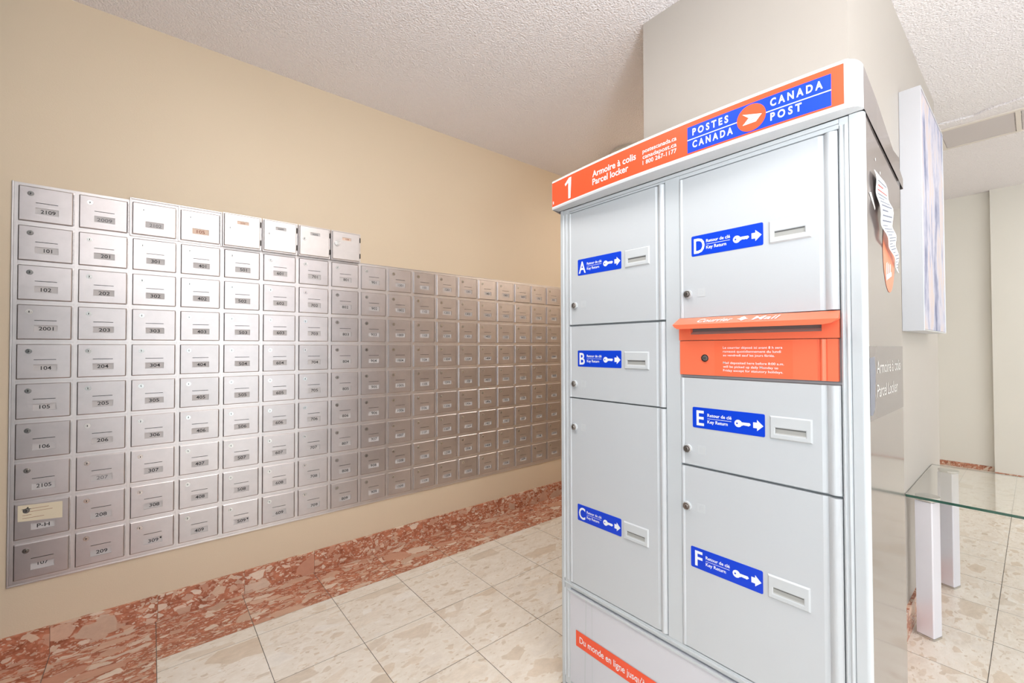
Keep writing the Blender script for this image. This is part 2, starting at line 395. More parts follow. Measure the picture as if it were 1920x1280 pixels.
def low_skirting(name, x, w, h, ya, yb):
    m_ = MB(basis='xy'); y = ya
    while y < yb-.01:
        m_.box(x-w, y, .0004, x, min(yb, y+.3)-.001, h, 'red_marble', slab=random.uniform(.05, 1)); y += .3
    struct(m_, name)
low_skirting('baseboard_right', XF_, .011, .045, .262, 1.299)
low_skirting('baseboard_far', XF_-.06, .008, .010, ROOMY+.02, .262)

# ceiling access hatch on the right
t = thing('ceiling_hatch', (4.1, .08, CEIL), 'flat painted access hatch with frame set in the stippled ceiling', 'hatch')
m_ = MB(basis='xy')
x0, x1, yA, yB = 3.93, 4.29, -.30, .40
for q in ((3.905, yA, x0, yB), (x1, yA, x1+.02, yB), (x0, yB-.018, x1, yB), (x0, yA, x1, yA+.03), (x0, .040, x1, .062)):
    m_.box(q[0], q[1], CEIL-.009, q[2], q[3], CEIL-.0002, 'hatch_paint')
m_.build('hatch_frame', t, bevel=.001)
m_ = MB(basis='xy'); m_.box(x0+.003, .067, CEIL-.006, x1-.003, yB-.021, CEIL-.0002, 'access_paint'); m_.build('hatch_panel', t)
m_ = MB(basis='xy'); m_.box(x0+.003, yA+.033, CEIL-.006, x1-.003, .036, CEIL-.0002, 'access_paint'); m_.build('hatch_panel', t)
# uneven ridge in the ceiling plaster before the hatch
m_ = MB(basis='xy')
pts = [(3.78, .40), (3.80, .22), (3.765, .16), (3.74, .03), (3.72, -.3), (3.84, -.3), (3.83, .03), (3.82, .16), (3.83, .40)]
m_.prism(pts, CEIL-.012, CEIL+.001, 'ceiling_stipple'); struct(m_, 'trim_1', bevel=.003)

# lamps added out of view to light the room; round fixture last
for i, (x, y, p_) in enumerate(ADDED_LAMPS):
    nm = ['square ceiling lamp behind the camera', 'square ceiling lamp nearest the mailboxes', 'square ceiling lamp over the far right of the lobby', 'square ceiling lamp in the alcove behind the parcel locker'][i]
    cz = CEIL2 if x > XSTEP else CEIL
    t = thing('ceiling_lamp', (x, y, cz), nm, 'ceiling lamp')
    m_ = MB(basis='xy')
    a = .3
    for q in ((x-a, y-a, x+a, y-a+.02), (x-a, y+a-.02, x+a, y+a), (x-a, y-a+.02, x-a+.02, y+a-.02), (x+a-.02, y-a+.02, x+a, y+a-.02)):
        m_.box(q[0], q[1], cz-.035, q[2], q[3], cz-.0005, 'white_plastic')
    m_.build('lamp_frame', t)
    m_ = MB(basis='xy'); m_.box(x-.279, y-.279, cz-.03, x+.279, y+.279, cz-.005, 'lamp_diffuser'); m_.build('diffuser', t)
for i, (x, y, p_) in enumerate(ADDED_UPL):
    t = thing('uplighter_lamp', (x, y, 0), ['slim black floor uplighter behind the camera', 'slim black floor uplighter in front of the entrance glazing'][i], 'floor lamp')
    m_ = MB(basis='xy'); m_.cyl(x, y, .14, .0005, .02, 'black_metal', 32, .13); m_.build('base', t, bevel=.002)
    m_ = MB(basis='xy'); m_.cyl(x, y, .012, .0205, 1.07, 'black_metal', 16); m_.build('pole', t)
    m_ = MB(basis='xy'); n = 28
    for (ra, za, rb, zb) in ((.03, 1.0705, .18, 1.11), (.18, 1.11, .32, 1.22), (.32, 1.22, .315, 1.22), (.315, 1.22, .175, 1.118), (.175, 1.118, .0, 1.112)):
        for k in range(n):
            a_, b_ = 2*math.pi*k/n, 2*math.pi*(k+1)/n
            m_.quad((x+ra*math.cos(a_), y+ra*math.sin(a_), za), (x+ra*math.cos(b_), y+ra*math.sin(b_), za), (x+rb*math.cos(b_), y+rb*math.sin(b_), zb), (x+rb*math.cos(a_), y+rb*math.sin(a_), zb), 'black_metal')
    m_.build('lamp_shade', t)
t = thing('round_ceiling_fixture', (2.62, 1.83, CEIL), 'round pale ceiling fixture mostly hidden behind the top of the parcel locker', 'ceiling fixture')
m_ = MB(basis='xy'); m_.cyl(2.62, 1.83, .135, CEIL-.0005, CEIL-.018, 'dull_diffuser', 40, .135); m_.build('fixture_base', t)
m_ = MB(basis='xy')
for k in range(3): m_.cyl(2.62, 1.83, .125-.035*k, CEIL-.018-.010*k, CEIL-.028-.010*k, 'dull_diffuser', 40, .10-.035*k)
m_.build('fixture_dome', t)

# ---------------------------------------------------------------- mailboxes
PX, PZ, X0 = .1626, .15, -.39696
ZTOP = H+.6286
YF = YW-.004          # face of the aluminium surround
def colx(c): return X0+PX*(c-1)
def rowz(r): return ZTOP-PZ*r        # top of row r
NC = 18
# surround: backing sheet + mullions
t = thing('mailbox_surround', (1.07, YF, H-.87), 'aluminium surround grid holding all the mailboxes on the tan wall', 'mailbox frame')
m_ = MB((0, YF, 0), 'xz')
m_.box(X0-.004, rowz(10)-.006, -.003, colx(NC+1)+.004, rowz(1)+.004, .001, 'aluminium_trim')
m_.box(X0-.004, rowz(1)+.0041, -.003, colx(9)+.004, rowz(0)+.004, .001, 'aluminium_trim')
m_.build('backing_sheet', t)
m_ = MB((0, YF, 0), 'xz')
for r in range(0, 11):
    xe = colx(9) if r == 0 else colx(NC+1)
    z = rowz(r); m_.box(X0-.004, z-.0045, .001, xe+.002, z+.0035, .0015, 'aluminium_trim')
m_.build('horizontal_rails', t, bevel=.0008)
m_ = MB((0, YF, 0), 'xz')
for c in range(1, NC+2):
    x = colx(c); top = rowz(0) if c <= 9 else rowz(1)
    m_.box(x-.004, rowz(10), .0012, x+.0045, top, .0018 if c % 2 else .0020, 'aluminium_trim')
m_.build('vertical_mullions', t, bevel=.0008)
m_ = MB((0, YF, 0), 'xz')
m_.box(X0-.010, rowz(10)-.013, -.003, colx(NC+1)+.006, rowz(10)-.0065, .0021, 'aluminium_trim')
m_.box(X0-.010, rowz(10)-.0064, -.003, X0-.0045, rowz(0)+.006, .0021, 'aluminium_trim')
m_.box(colx(9), rowz(1)+.0045, -.003, colx(NC+1)+.006, rowz(1)+.0075, .0021, 'aluminium_trim')
m_.build('outer_edge', t, bevel=.001)

# door sheet with holes; local origin = lower left corner of the door
def sheet(m_, Wd, Hd, holes, w0, w1, mt, c=.003):
    us = sorted({0, c, Wd-c, Wd, *[h[0] for h in holes], *[h[2] for h in holes]})
    vs = sorted({0, c, Hd-c, Hd, *[h[1] for h in holes], *[h[3] for h in holes]})
    wf = lambda u, v: w1-.0022 if (u in (0, Wd) or v in (0, Hd)) else w1
    for i in range(len(us)-1):
        for j in range(len(vs)-1):
            uc, vc = (us[i]+us[i+1])/2, (vs[j]+vs[j+1])/2
            if any(h[0] < uc < h[2] and h[1] < vc < h[3] for h in holes): continue
            q = [(us[i], vs[j]), (us[i+1], vs[j]), (us[i+1], vs[j+1]), (us[i], vs[j+1])]
            m_.quad(*[(u, v, wf(u, v)) for u, v in q], mt)
    for (a, b_, c_, d_) in holes:
        for p, q in (((a, b_), (c_, b_)), ((c_, b_), (c_, d_)), ((c_, d_), (a, d_)), ((a, d_), (a, b_))):
            m_.quad((p[0], p[1], w1), (q[0], q[1], w1), (q[0], q[1], w1-.003), (p[0], p[1], w1-.003), mt)
        if d_-b_ < .006: m_.rect(a, b_, c_, d_, w1-.0029, 'gap_black')
    for p, q in (((0, 0), (Wd, 0)), ((Wd, 0), (Wd, Hd)), ((Wd, Hd), (0, Hd)), ((0, Hd), (0, 0))):
        m_.quad((p[0], p[1], w0), (q[0], q[1], w0), (q[0], q[1], w1-.0022), (p[0], p[1], w1-.0022), mt)
WD, HD = .1455, .1325
def proto(kind):
    """meshes of one mailbox kind, in local coordinates"""
    r = {}
    d_ = MB((0, 0, 0), 'xz')
    if kind == 'std':
        win = (.0440, HD-.1035, .1065, HD-.0785); hol = [win, (.0445, HD-.0610, .1045, HD-.0588)]; lk = (.0315, HD-.0275)
        sheet(d_, WD, HD, hol, 0, .0075, 'brushed_aluminium')
        WDk, HDk = WD, HD
    elif kind == 'noslit':
        WDk, HDk = .146, .136; win = (.042, HDk-.103, .104, HDk-.077); lk = (.036, HDk-.030)
        sheet(d_, WDk, HDk, [win], 0, .0085, 'brushed_aluminium')
    else:
        WDk, HDk = .148, .150; win = (.052, HDk-.044, .100, HDk-.028); lk = (.024, HDk-.066)
        sheet(d_, WDk, HDk, [win], 0, .006, 'pale_aluminium')
    r['door'] = d_; r['win'] = win; r['size'] = (WDk, HDk); wt = {'std': .0075, 'noslit': .0085, 'box': .006}[kind]; r['wt'] = wt
    l_ = MB((0, 0, 0), 'xz')
    rr = .0100 if kind == 'std' else .0095
    l_.cyl(lk[0], lk[1], rr, wt-.001, wt+.0012, 'chrome', 20, rr*.92); l_.cyl(lk[0], lk[1], rr*.62, wt+.0012, wt+.0024, 'chrome', 16, rr*.55)
    r['lock'] = l_
    kh = MB((0, 0, 0), 'xz')
    kh.poly([(lk[0]-.0016, lk[1]), (lk[0]-.0006, lk[1]-.0042), (lk[0]+.0006, lk[1]-.0042), (lk[0]+.0016, lk[1]), (lk[0]+.0006, lk[1]+.0042), (lk[0]-.0006, lk[1]+.0042)], wt+.0026, 'gap_black')
    r['keyhole'] = kh
    h_ = MB((0, 0, 0), 'xz')
    if kind == 'box':
        for z in (.018, HDk-.044): h_.box(WDk+.0005, z, .0, WDk+.0045, z+.026, .0055, 'dark_steel')
    else:
        for k in range(26):
            z = .004+k*(HDk-.008)/26
            h_.box(WDk+.0008, z, .0, WDk+.0038, z+(HDk-.008)/26*.72, .0072, 'aluminium_trim')
    r['hinge'] = h_
    c_ = MB((0, 0, 0), 'xz'); c_.rect(win[0]-.001, win[1]-.001, win[2]+.001, win[3]+.001, wt-.0028, 'card_grey')
    r['card'] = c_
    if kind == 'box':
        b_ = MB((0, 0, 0), 'xz'); b_.box(-.003, -.004, -.026, WDk+.006, HDk+.004, -.001, 'aluminium_trim'); r['body'] = b_
    return r
PR = {}
def mailbox(kind, x, y, z, number, label, ink='ink_black', card=None, dv=0., jam=None, lockmat=None, numw=None, tilt=0, nolock=False):
    t = thing('mailbox', (x, y, z), label, 'mailbox', 'mailboxes in the wall panel')
    if kind not in PR:
        P_ = proto(kind); PR[kind] = P_
        for k in ('door', 'lock', 'keyhole', 'hinge', 'card', 'body'):
            if k in P_:
                o = P_[k].build(k); P_[k+'_me'] = o.data; bpy.data.objects.remove(o)
    P_ = PR[kind]
    def put(n, key, par, me=None):
        o = bpy.data.objects.new(n, me or P_[key+'_me']); COL.objects.link(o); o.parent = par; return o
    if 'body' in P_: put('box_body', 'body', t)
    d_ = put('door', 'door', t)
    if lockmat:
        me = P_['lock_me'].copy(); me.materials[0] = MATS[lockmat]; lo = put('lock', 'lock', t, me)
    else: lo = put('lock', 'lock', t)
    put('keyhole', 'keyhole', lo)
    put('hinge', 'hinge', t)
    if card:
        me = P_['card_me'].copy(); me.materials[0] = MATS[card]; ca = put('name_card', 'card', t, me)
    else: ca = put('name_card', 'card', t)
    if number:
        w_ = P_['win']; n_ = MB((0, 0, 0), 'xz'); hh = .0135 if kind != 'box' else .0075
        wid = (numw or sum(.0048 if ch == '1' else .0105 for ch in number)+.0012*(len(number)-1))*(1 if kind != 'box' else .62)
        cu = (w_[0]+w_[2])/2+random.uniform(-.001, .004); cv = (w_[1]+w_[3])/2
        n_.text(number, cu-wid/2, cv-hh/2+dv+random.uniform(-.0012, .0012), wid, hh, P_['wt']-.0026, ink, .012)
        me_o = n_.build('number'); me_o.parent = ca
    return t
C1 = ['101', '102', '2001', '104', '105', '106', '2105', 'P-H', '107']
def side_desc(c):
    return 'at the left end of the wall' if c == 1 else ''
gx, gz = .0080, .0095
for c in range(1, NC+1):
    for r in range(1, 10):
        num = C1[r-1] if c == 1 else '%d' % (c*100+r)
        kw = {}
        if c == 1 and r == 9:
            lab = 'bottom left corner mailbox whose number 107 card has slipped down'; kw['dv'] = .0085; kw['ink'] = 'ink_black'
        elif num == 'P-H': lab = 'brushed metal mailbox marked P-H with a yellowed paper label on its door'
        elif num == '207': lab = 'brushed metal mailbox with a faded grey 207 above mailbox 208'; kw['ink'] = 'ink_grey'
        elif num == '206': lab = 'brushed metal mailbox 206 with a blank pale lock'; kw['lockmat'] = 'lock_steel'
        elif num == '2001': lab = 'brushed metal mailbox 2001 with a dull brass lock, above mailbox 104'; kw['lockmat'] = 'lock_steel'
        elif c == 1: lab = 'brushed metal mailbox numbered %s in the leftmost column' % num
        elif r == 1: lab = 'brushed metal mailbox numbered %s, first of its numbered column, above %d' % (num, c*100+2)
        elif r == 9: lab = 'brushed metal mailbox numbered %s in the bottom row, under %d' % (num, c*100+8)
        elif c == 18: lab = 'brushed metal mailbox numbered %s beside the edge of the parcel locker' % num
        else: lab = 'brushed metal mailbox numbered %s between %d and %d' % (num, c*100+r-1, c*100+r+1)
        if c in (5, 6, 4) and r in (1, 3, 6, 7): kw.setdefault('lockmat', None)
        x = colx(c)+gx; z = rowz(r+1)+gz
        t = mailbox('std', x, YF-.0022, z, num, lab, **kw)
        if num == 'P-H':
            s_ = MB((x, YF-.0022, z), 'xz'); s_.quad((.010, .068, .0079), (.127, .058, .0079), (.127, .121, .0079), (.010, .128, .0079), 'yellow_paper')
            s_.build('paper_label', t)
            s_ = MB((x, YF-.0022, z), 'xz')
            for k, (a, b_) in enumerate(((.030, .090), (.030, .100), (.022, .045), (.022, .078))):
                v = .112-.011*k-.002; s_.rect(a, v, b_, v+.0014, .0081, 'ink_brown')
            s_.poly([(.018, .112), (.030, .113), (.036, .120), (.038, .113), (.046, .111), (.036, .108), (.032, .105)], .0082, 'ink_black')
            o_ = s_.build('printing', t)
        if num in ('509', '309'):
            s_ = MB((x, YF-.0022, z), 'xz'); s_.rect(.098, HD-.090, .104, HD-.083, .0050, 'dark_steel'); s_.build('window_shim', t)
# row above: two more of the regular kind
mailbox('std', colx(1)+gx, YF-.0022, rowz(1)+gz, '2109', 'brushed metal mailbox 2109 at the top left corner of the panel')
mailbox('std', colx(2)+gx, YF-.0022, rowz(1)+gz, '2009', 'brushed metal mailbox 2009 in the top row, right of 2109', ink='ink_grey')
# raised housing with two boxes
t = thing('mailbox_housing', (colx(4), YF, rowz(1)), 'raised metal housing around mailboxes 2102 and 105 in the top row', 'mailbox frame')
m_ = MB((0, YF, 0), 'xz'); za, zb = rowz(1)+.002, rowz(0)+.012
m_.box(colx(3)-.002, za, .0022, colx(5)-.002, zb, .0085, 'aluminium_trim'); m_.build('housing_back', t)
m_ = MB((0, YF, 0), 'xz')
for q in ((colx(3)-.002, za, colx(3)+.003, zb), (colx(5)-.007, za, colx(5)-.002, zb), (colx(4)-.003, za, colx(4)+.003, zb-.005), (colx(3)+.003, zb-.005, colx(5)-.007, zb), ):
    m_.box(q[0], q[1], .0086, q[2], q[3], .0165, 'aluminium_trim')
m_.build('housing_rim', t, bevel=.0008)
mailbox('noslit', colx(3)+.006, YF-.0095, rowz(1)+.009, '2102', 'mailbox with a grey 2102 and no letter slit, left half of the raised housing', ink='ink_grey')
mailbox('noslit', colx(4)+.0055, YF-.0095, rowz(1)+.009, '105', 'mailbox with a small peach 105 card, right half of the raised housing', ink='ink_brown', card='card_peach', numw=.030)
for k, (num, lab, ink, cd) in enumerate((('2103', 'leftmost of the four pale flat-door boxes added on top, with a faded orange number', 'ink_brown', 'card_peach'),
        ('2201', 'pale flat-door mailbox marked 2201, above mailbox 601', 'ink_black', None),
        ('2202', 'pale flat-door mailbox marked 2202, above mailbox 701', 'ink_black', None),
        ('104', 'rightmost of the four pale flat-door boxes, with a big round chrome lock', 'ink_brown', 'card_peach'))):
    x = colx(5+k)+.003
    t = mailbox('box', x, YF-.032, rowz(1)+.006, num, lab, ink=ink, card=cd, numw=.030 if cd else None)
    if k == 3:
        s_ = MB((x, YF-.032, rowz(1)+.006), 'xz'); s_.cyl(.024, .150-.066, .0150, .006, .016, 'chrome', 26, .0145)
        s_.cyl(.024, .150-.066, .010, .016, .0175, 'chrome', 26, .009); s_.build('round_lock', t, bevel=.001)

# ---------------------------------------------------------------- parcel locker
LX = 1.103
loc = thing('parcel_locker', (1.28, .64, 0), 'tall white parcel locker with blue key labels and an orange mail drop', 'parcel locker')
def FB(w=0.): return MB((LX-w, 0, H), 'yz')     # u = -Y, v = height from the lens
def part(mb, name, parent=loc, bevel=0., label=None):
    o = mb.build(name, parent, bevel)
    if label: o['label'] = label
    return o
YL, YR = 1.066, .215            # left / right ends of the front
ZB, ZT = -H, .4785
XBK = 1.455
# carcass core behind the doors
m_ = MB((0, 0, 0), 'xy'); m_.box(LX+.012, YR+.022, .03, XBK-.004, YL-.004, H+ZT-.002, 'white_enamel'); part(m_, 'carcass')
# front frame
m_ = FB()
fw0, fw1 = -.012, -.001
for (ya, za, yb, zb) in ((YL-.018, ZB+.03, 1.0235, ZT), (.6585, -.7944, .616, .4675), (.2585, ZB+.03, .2415, ZT), (1.0235, .4685, .2585, ZT),
                         (1.0235, -.8135, .2585, -.7945), (1.0235, ZB+.03, .2585, -1.129)):
    m_.box(-ya, za, fw0, -yb, zb, fw1, 'white_extrusion')
m_.box(-1.0235, .4615, fw0, -.6585, .4675, fw1, 'white_extrusion'); m_.box(-.616, .4575, fw0, -.2585, .4675, fw1, 'white_extrusion')
part(m_, 'front_frame', bevel=.0012)
# beads of the left and right extrusions
m_ = FB()
def bead(ya, yb, za, zb, h, w=-.001, n=6):
    pr = [(-ya, w-.001)]+[(-(ya+(yb-ya)*k/n), w+h*math.sin(math.pi*k/n)) for k in range(n+1)]+[(-yb, w-.001)]
    m_.extr(pr, za, zb, 'white_extrusion')
for ya, yb, h in ((1.052, 1.046, .0025), (1.040, 1.030, .002), (.2575, .2525, .002), (.2500, .2430, .003)):
    bead(ya, yb, -.79, .462, h)
    bead(ya, yb, -1.12, -.822, h)
for z_ in (-.8245,):
    m_.box(-1.030, z_-.003, -.001, -.25, z_+.003, .003, 'white_extrusion'); m_.box(-1.048, -.805, -.001, -.25, -.801, .002, 'white_extrusion')
part(m_, 'frame_beads')
# corner posts (rounded)
for nm, yc, sgn in (('corner_post', YR, 1), ('corner_post', YL, -1)):
    m_ = MB((0, 0, 0), 'xy'); R_ = .010
    prof = [(LX+.0105, yc+sgn*.024), (LX+.0105, yc)]+[(LX+R_-R_*math.sin(math.radians(a)), yc+sgn*(R_-R_*math.cos(math.radians(a)))) for a in range(0, 91, 9)]+[(LX, yc+sgn*.0255)]
    if sgn < 0: prof = [(LX+.045, yc-.012), (LX+.045, yc)]+[(LX+.008-.008*math.sin(math.radians(a)), yc-(.008-.008*math.cos(math.radians(a)))) for a in range(0, 91, 15)]+[(LX, yc-.017)]
    a_ = [m_.p(x, y, .02) for x, y in prof]; b_ = [m_.p(x, y, H+ZT) for x, y in prof]; n = len(prof)
    for i in range(n): m_.f((a_[i], a_[(i+1) % n], b_[(i+1) % n], b_[i]), 'white_extrusion')
    m_.f(a_[::-1], 'white_extrusion'); m_.f(b_, 'white_extrusion')
    o = part(m_, nm)
# side panels, back, plinth
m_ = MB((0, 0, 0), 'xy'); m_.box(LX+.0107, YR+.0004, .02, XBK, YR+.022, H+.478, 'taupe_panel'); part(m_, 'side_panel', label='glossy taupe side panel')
m_ = MB((0, 0, 0), 'xy'); m_.box(LX+.0455, YL-.0035, .02, XBK, YL-.0005, H+.478, 'grey_vinyl'); part(m_, 'side_panel')  # left side coloured paler to brighten its reflection in the mailboxes
m_ = MB((0, 0, 0), 'xy'); m_.box(LX+.015, YR+.01, 0, XBK-.01, YL-.01, .0195, 'shadow_grey'); part(m_, 'plinth')

# doors
SLOTS = dict(A=(.792, .294), B=(.796, -.011), C=(.802, -.5215), D=(.393, .2925), E=(.396, -.157), F=(.404, -.5225))
LABS = dict(A=(.981, .2955), B=(.983, -.0085), C=(.987, -.520), D=(.581, .294), E=(.582, -.156), F=(.590, -.5225))
LOCKS = dict(A=(.995, .143), B=(.997, -.121), C=(.998, -.266), D=(.592, .142), E=(.596, -.268), F=(.599, -.420))
DOORS = dict(A=(1.0215, .660, .0785, .459), B=(1.0215, .660, -.166, .0725), C=(1.0215, .660, -.791, -.1705),
             D=(.6145, .2605, .079, .4545), E=(.6145, .2605, -.309, -.0805), F=(.6145, .2605, -.791, -.3155))
def gap(ya, yb, za, zb):   # dark reveal behind a door
    m_ = FB(); m_.rect(-ya-.0012, za-.0016, -yb+.0012, zb+.0016, -.0105, 'reveal_grey'); return m_
for L_ in 'ABCDEF':
    ya, yb, za, zb = DOORS[L_]
    m_ = FB()
    # cross-section: lip, flat field, soft dip and rounded hinge bead on the right
    pr = [(-ya, -.0095), (-ya, .0002), (-ya+.002, .0018), (-ya+.005, .0022), (-ya+.0075, .0012), (-ya+.009, .0), (-ya+.014, .0)]
    bw = .034 if L_ in 'DEF' else .028
    e0 = -yb-bw
    pr += [(e0, .0)]
    pr += [(e0+bw*.28*k/4, -.0030*math.sin(math.pi/2*k/4)) for k in range(1, 5)]
    pr += [(e0+bw*.28+bw*.72*k/10, -.003+.0080*math.sin(math.pi*k/10)**.8) for k in range(1, 10)]
    pr += [(-yb, .0), (-yb, -.0095)]
    m_.extr(pr, za, zb, 'white_enamel')
    d_ = part(m_, 'compartment_door')
    d_['label'] = 'white compartment door %s' % L_
    o_ = gap(ya, yb, za, zb).build('door_reveal', d_)
    # key return label
    y0, z1 = LABS[L_]; wv, hv = .1757, .0535
    m_ = MB((LX, -(-y0), H+z1-hv), 'yz')
    m_.o = Vector((LX-.0001, y0, H+z1-hv))
    m_.rrect(0, 0, wv, hv, .0035, 0, .0006, 'blue_vinyl')
    lw = {'A': .030, 'B': .023, 'C': .027, 'D': .029, 'E': .020, 'F': .020}[L_]; lu = {'A': .0045, 'B': .0075, 'C': .006, 'D': .0065, 'E': .0105, 'F': .011}[L_]
    wt = .0008
    m_.text(L_, lu, .0075, lw, .037 if L_ not in 'C' else .036, wt, 'white_vinyl', .02)
    m_.text('Retour de clé', .0395, .0315, .0605, .0078, wt, 'white_vinyl', .02)
    m_.rect(.0395, .0262, .0995, .0272, wt, 'white_vinyl')
    m_.text('Key Return', .0395, .0150, .0510, .0078, wt, 'white_vinyl', .02)
    # key: bow with hole, blade with bitting
    cu, cv, R_ = .1158, .0245, .0090
    ring = [(cu+R_*math.cos(math.radians(a)), cv+R_*math.sin(math.radians(a))) for a in range(0, 360, 15)]
    hole = [(cu-.003+.0021*math.cos(math.radians(a)), cv+.0021*math.sin(math.radians(a))) for a in range(0, 360, 15)]
    n = 24
    for i in range(n):
        m_.quad((*ring[i], wt), (*ring[(i+1) % n], wt), (*hole[(i+1) % n], wt), (*hole[i], wt), 'white_vinyl')
    m_.poly([(cu+.0075, .0203), (cu+.0105, .0203), (cu+.012, .0222), (cu+.0145, .0212), (cu+.0165, .0218), (cu+.018, .0206), (cu+.020, .0218), (cu+.022, .0206), (cu+.0245, .0206), (cu+.029, .0245), (cu+.0265, .0285), (cu+.0075, .0285)], wt+.0001, 'white_vinyl')
    m_.poly([(.1500, .0185), (.1585, .0185), (.1585, .0120), (.1725, .0250), (.1585, .0385), (.1585, .0320), (.1500, .0320)], wt, 'white_vinyl')
    o_ = m_.build('key_return_label', d_); o_['label'] = 'blue key return label with white letter %s' % L_
    # key slot escutcheon: raised frame around a recess
    y0, z1 = SLOTS[L_]; ws, hs = .0850, .0530
    m_ = MB((LX-.0001, y0, H+z1-hs), 'yz')
    ou = [(0, 0), (ws, 0), (ws, hs), (0, hs)]; i1 = [(.0030, .0030), (ws-.0030, .0030), (ws-.0030, hs-.0030), (.0030, hs-.0030)]
    rc = [(.0100, .0105), (ws-.0100, .0105), (ws-.0100, .0285), (.0100, .0285)]; rb = [(.0120, .0130), (ws-.0120, .0130), (ws-.0120, .0265), (.0120, .0265)]
    def band(A, wa, B_, wb, mt):
        for i in range(4):
            j = (i+1) % 4; m_.quad((*A[i], wa), (*A[j], wa), (*B_[j], wb), (*B_[i], wb), mt)
    band(ou, 0, i1, .0038, 'white_plastic'); band(i1, .0038, rc, .0038, 'white_plastic'); band(rc, .0038, rb, .0028, 'white_plastic')
    m_.quad((.0120, .0130, .0028), (ws-.0120, .0130, .0028), (ws-.0120, .0150, .0008), (.0120, .0150, .0008), 'slot_grey')
    m_.rect(.0120, .0150, ws-.0120, .0235, .0008, 'slot_grey'); m_.rect(.0120, .0235, ws-.0120, .0265, .0010, 'shadow_grey')
    for k in (0, 1):
        uu = .0120 if k == 0 else ws-.0120; m_.quad((uu, .0130, .0028), (uu, .0265, .0028), (uu, .0265, .0008), (uu, .0130, .0008), 'slot_grey')
    o_ = m_.build('key_slot', d_)
    # lock
    y0, z0 = LOCKS[L_]
    m_ = MB((LX-.0002, y0, H+z0), 'yz')
    m_.cyl(0, 0, .0115, 0, .0050, 'white_plastic', 28, .0112); m_.cyl(0, 0, .0098, .0050, .0082, 'lock_steel', 28, .0090)
    m_.cyl(0, 0, .0062, .0082, .0092, 'worn_steel', 24, .006); m_.cyl(0, 0, .0050, .0092, .0100, 'lock_steel', 24, .0046)
    m_.rect(-.0006, -.003, .0006, .003, .0102, 'gap_black')
    o_ = m_.build('lock', d_)
    # small embossed letter plate
    m_ = MB((LX-.0001, y0-.0375+.0, H+z0+.002), 'yz')
    m_.rrect(-.010, -.011, .010, .011, .001, 0, .0007, 'white_plastic'); m_.text(L_, -.0045, -.0055, .009, .011, .0009, 'white_enamel', .0)
    o_ = m_.build('letter_plate', d_)
# little round sticker low on door F
m_ = MB((LX-.0001, .393, H-.788), 'yz'); m_.disc(0, .010, .0095, .0004, 'faded_white', 24); m_.disc(0, .010, .0035, .0006, 'slate_print', 16); part(m_, 'round_sticker')

# orange mail drop
md = bpy.data.objects.new('mail_drop', None); COL.objects.link(md); md.parent = loc; md.matrix_parent_inverse = parent_world(loc).inverted(); md.location = (LX, .44, H)
md['label'] = 'orange mail drop with hood between doors D and E'
def mpart(mb, name, bevel=0.): return mb.build(name, md, bevel)
m_ = FB()
m_.rect(-.6165, -.0745, -.2600, .0760, -.0105, 'reveal_grey')
m_.box(-.6165, .0195, -.010, -.2615, .0345, .004, 'orange_enamel')
m_.box(-.6165, .0345, -.010, -.5845, .062, .004, 'orange_enamel'); m_.box(-.2915, .0345, -.010, -.2615, .062, .004, 'orange_enamel')
m_.box(-.5845, .052, -.010, -.2915, .075, .004, 'orange_enamel')
m_.rect(-.5845, .0345, -.2915, .052, -.008, 'shadow_grey')
m_.quad((-.5845, .0347, .0035), (-.2915, .0347, .0035), (-.2915, .042, -.0075), (-.5845, .042, -.0075), 'slot_grey')
mpart(m_, 'drop_surround')
m_ = FB()
# hood: sloped top, rolled lip with clipped corners
top_b = [(-.6165, .0785, .002), (-.2595, .0765, .002)]
lip = [(-.6215, .0605, .029), (-.2560, .0590, .029)]
low = [(-.6100, .0495, .0295), (-.2900, .0485, .0295)]
m_.quad(top_b[0], lip[0], lip[1], top_b[1], 'orange_enamel')
a = [m_.p(*q) for q in ((-.6215, .0605, .029), (-.6170, .0540, .0292), (-.6080, .0490, .0295), (-.2850, .0475, .0295), (-.2680, .0500, .0292), (-.2560, .0590, .029))]
m_.f(a, 'orange_enamel')
m_.quad((-.6165, .0765, .002), (-.6215, .0600, .028), (-.6170, .0535, .028), (-.6165, .0600, .002), 'orange_enamel')
m_.quad((-.2595, .0765, .002), (-.2560, .0585, .028), (-.2680, .0495, .028), (-.2595, .0600, .002), 'orange_enamel')
m_.quad((-.6165, .0600, .002), (-.2595, .0600, .002), (-.2700, .0500, .0285), (-.6100, .0500, .0285), 'orange_enamel')
mpart(m_, 'hood')
m_ = FB()
# lettering laid on the sloped top
def slope(u, v, k):  # v 0..1 up the slope
    return (u, .0605+(.0775-.0605)*v, .029+(.002-.029)*v+.0010)
for body, ua, ub, va in (('Courrier', -.560, -.474, .26), ('Mail', -.425, -.373, .26)):
    vs, fs = glyphs(body, .01); x0 = min(q[0] for q in vs); x1 = max(q[0] for q in vs)
    idx = [m_.p(*slope(ua+(q[0]-x0)/(x1-x0)*(ub-ua)+.006*(q[1]/CAPH), va+q[1]/CAPH*.50, 0)) for q in vs]
    for f_ in fs: m_.f([idx[k] for k in f_], 'white_vinyl')
m_.f([m_.p(*slope(-.447+a_, .5+b_, 0)) for a_, b_ in ((-.013, .0), (-.007, .05), (-.006, .2), (.0, .34), (.006, .2), (.007, .05), (.013, .0), (.005, -.14), (0, -.32), (-.005, -.14))][::-1], 'white_vinyl')
mpart(m_, 'hood_lettering')
m_ = FB()
m_.box(-.6155, -.0715, -.010, -.3000, .0180, .0020, 'orange_enamel'); m_.box(-.2825, -.0715, -.010, -.2635, .0180, .0020, 'orange_enamel')
m_.box(-.3000, -.0715, -.010, -.2825, .0180, .0005, 'orange_enamel')
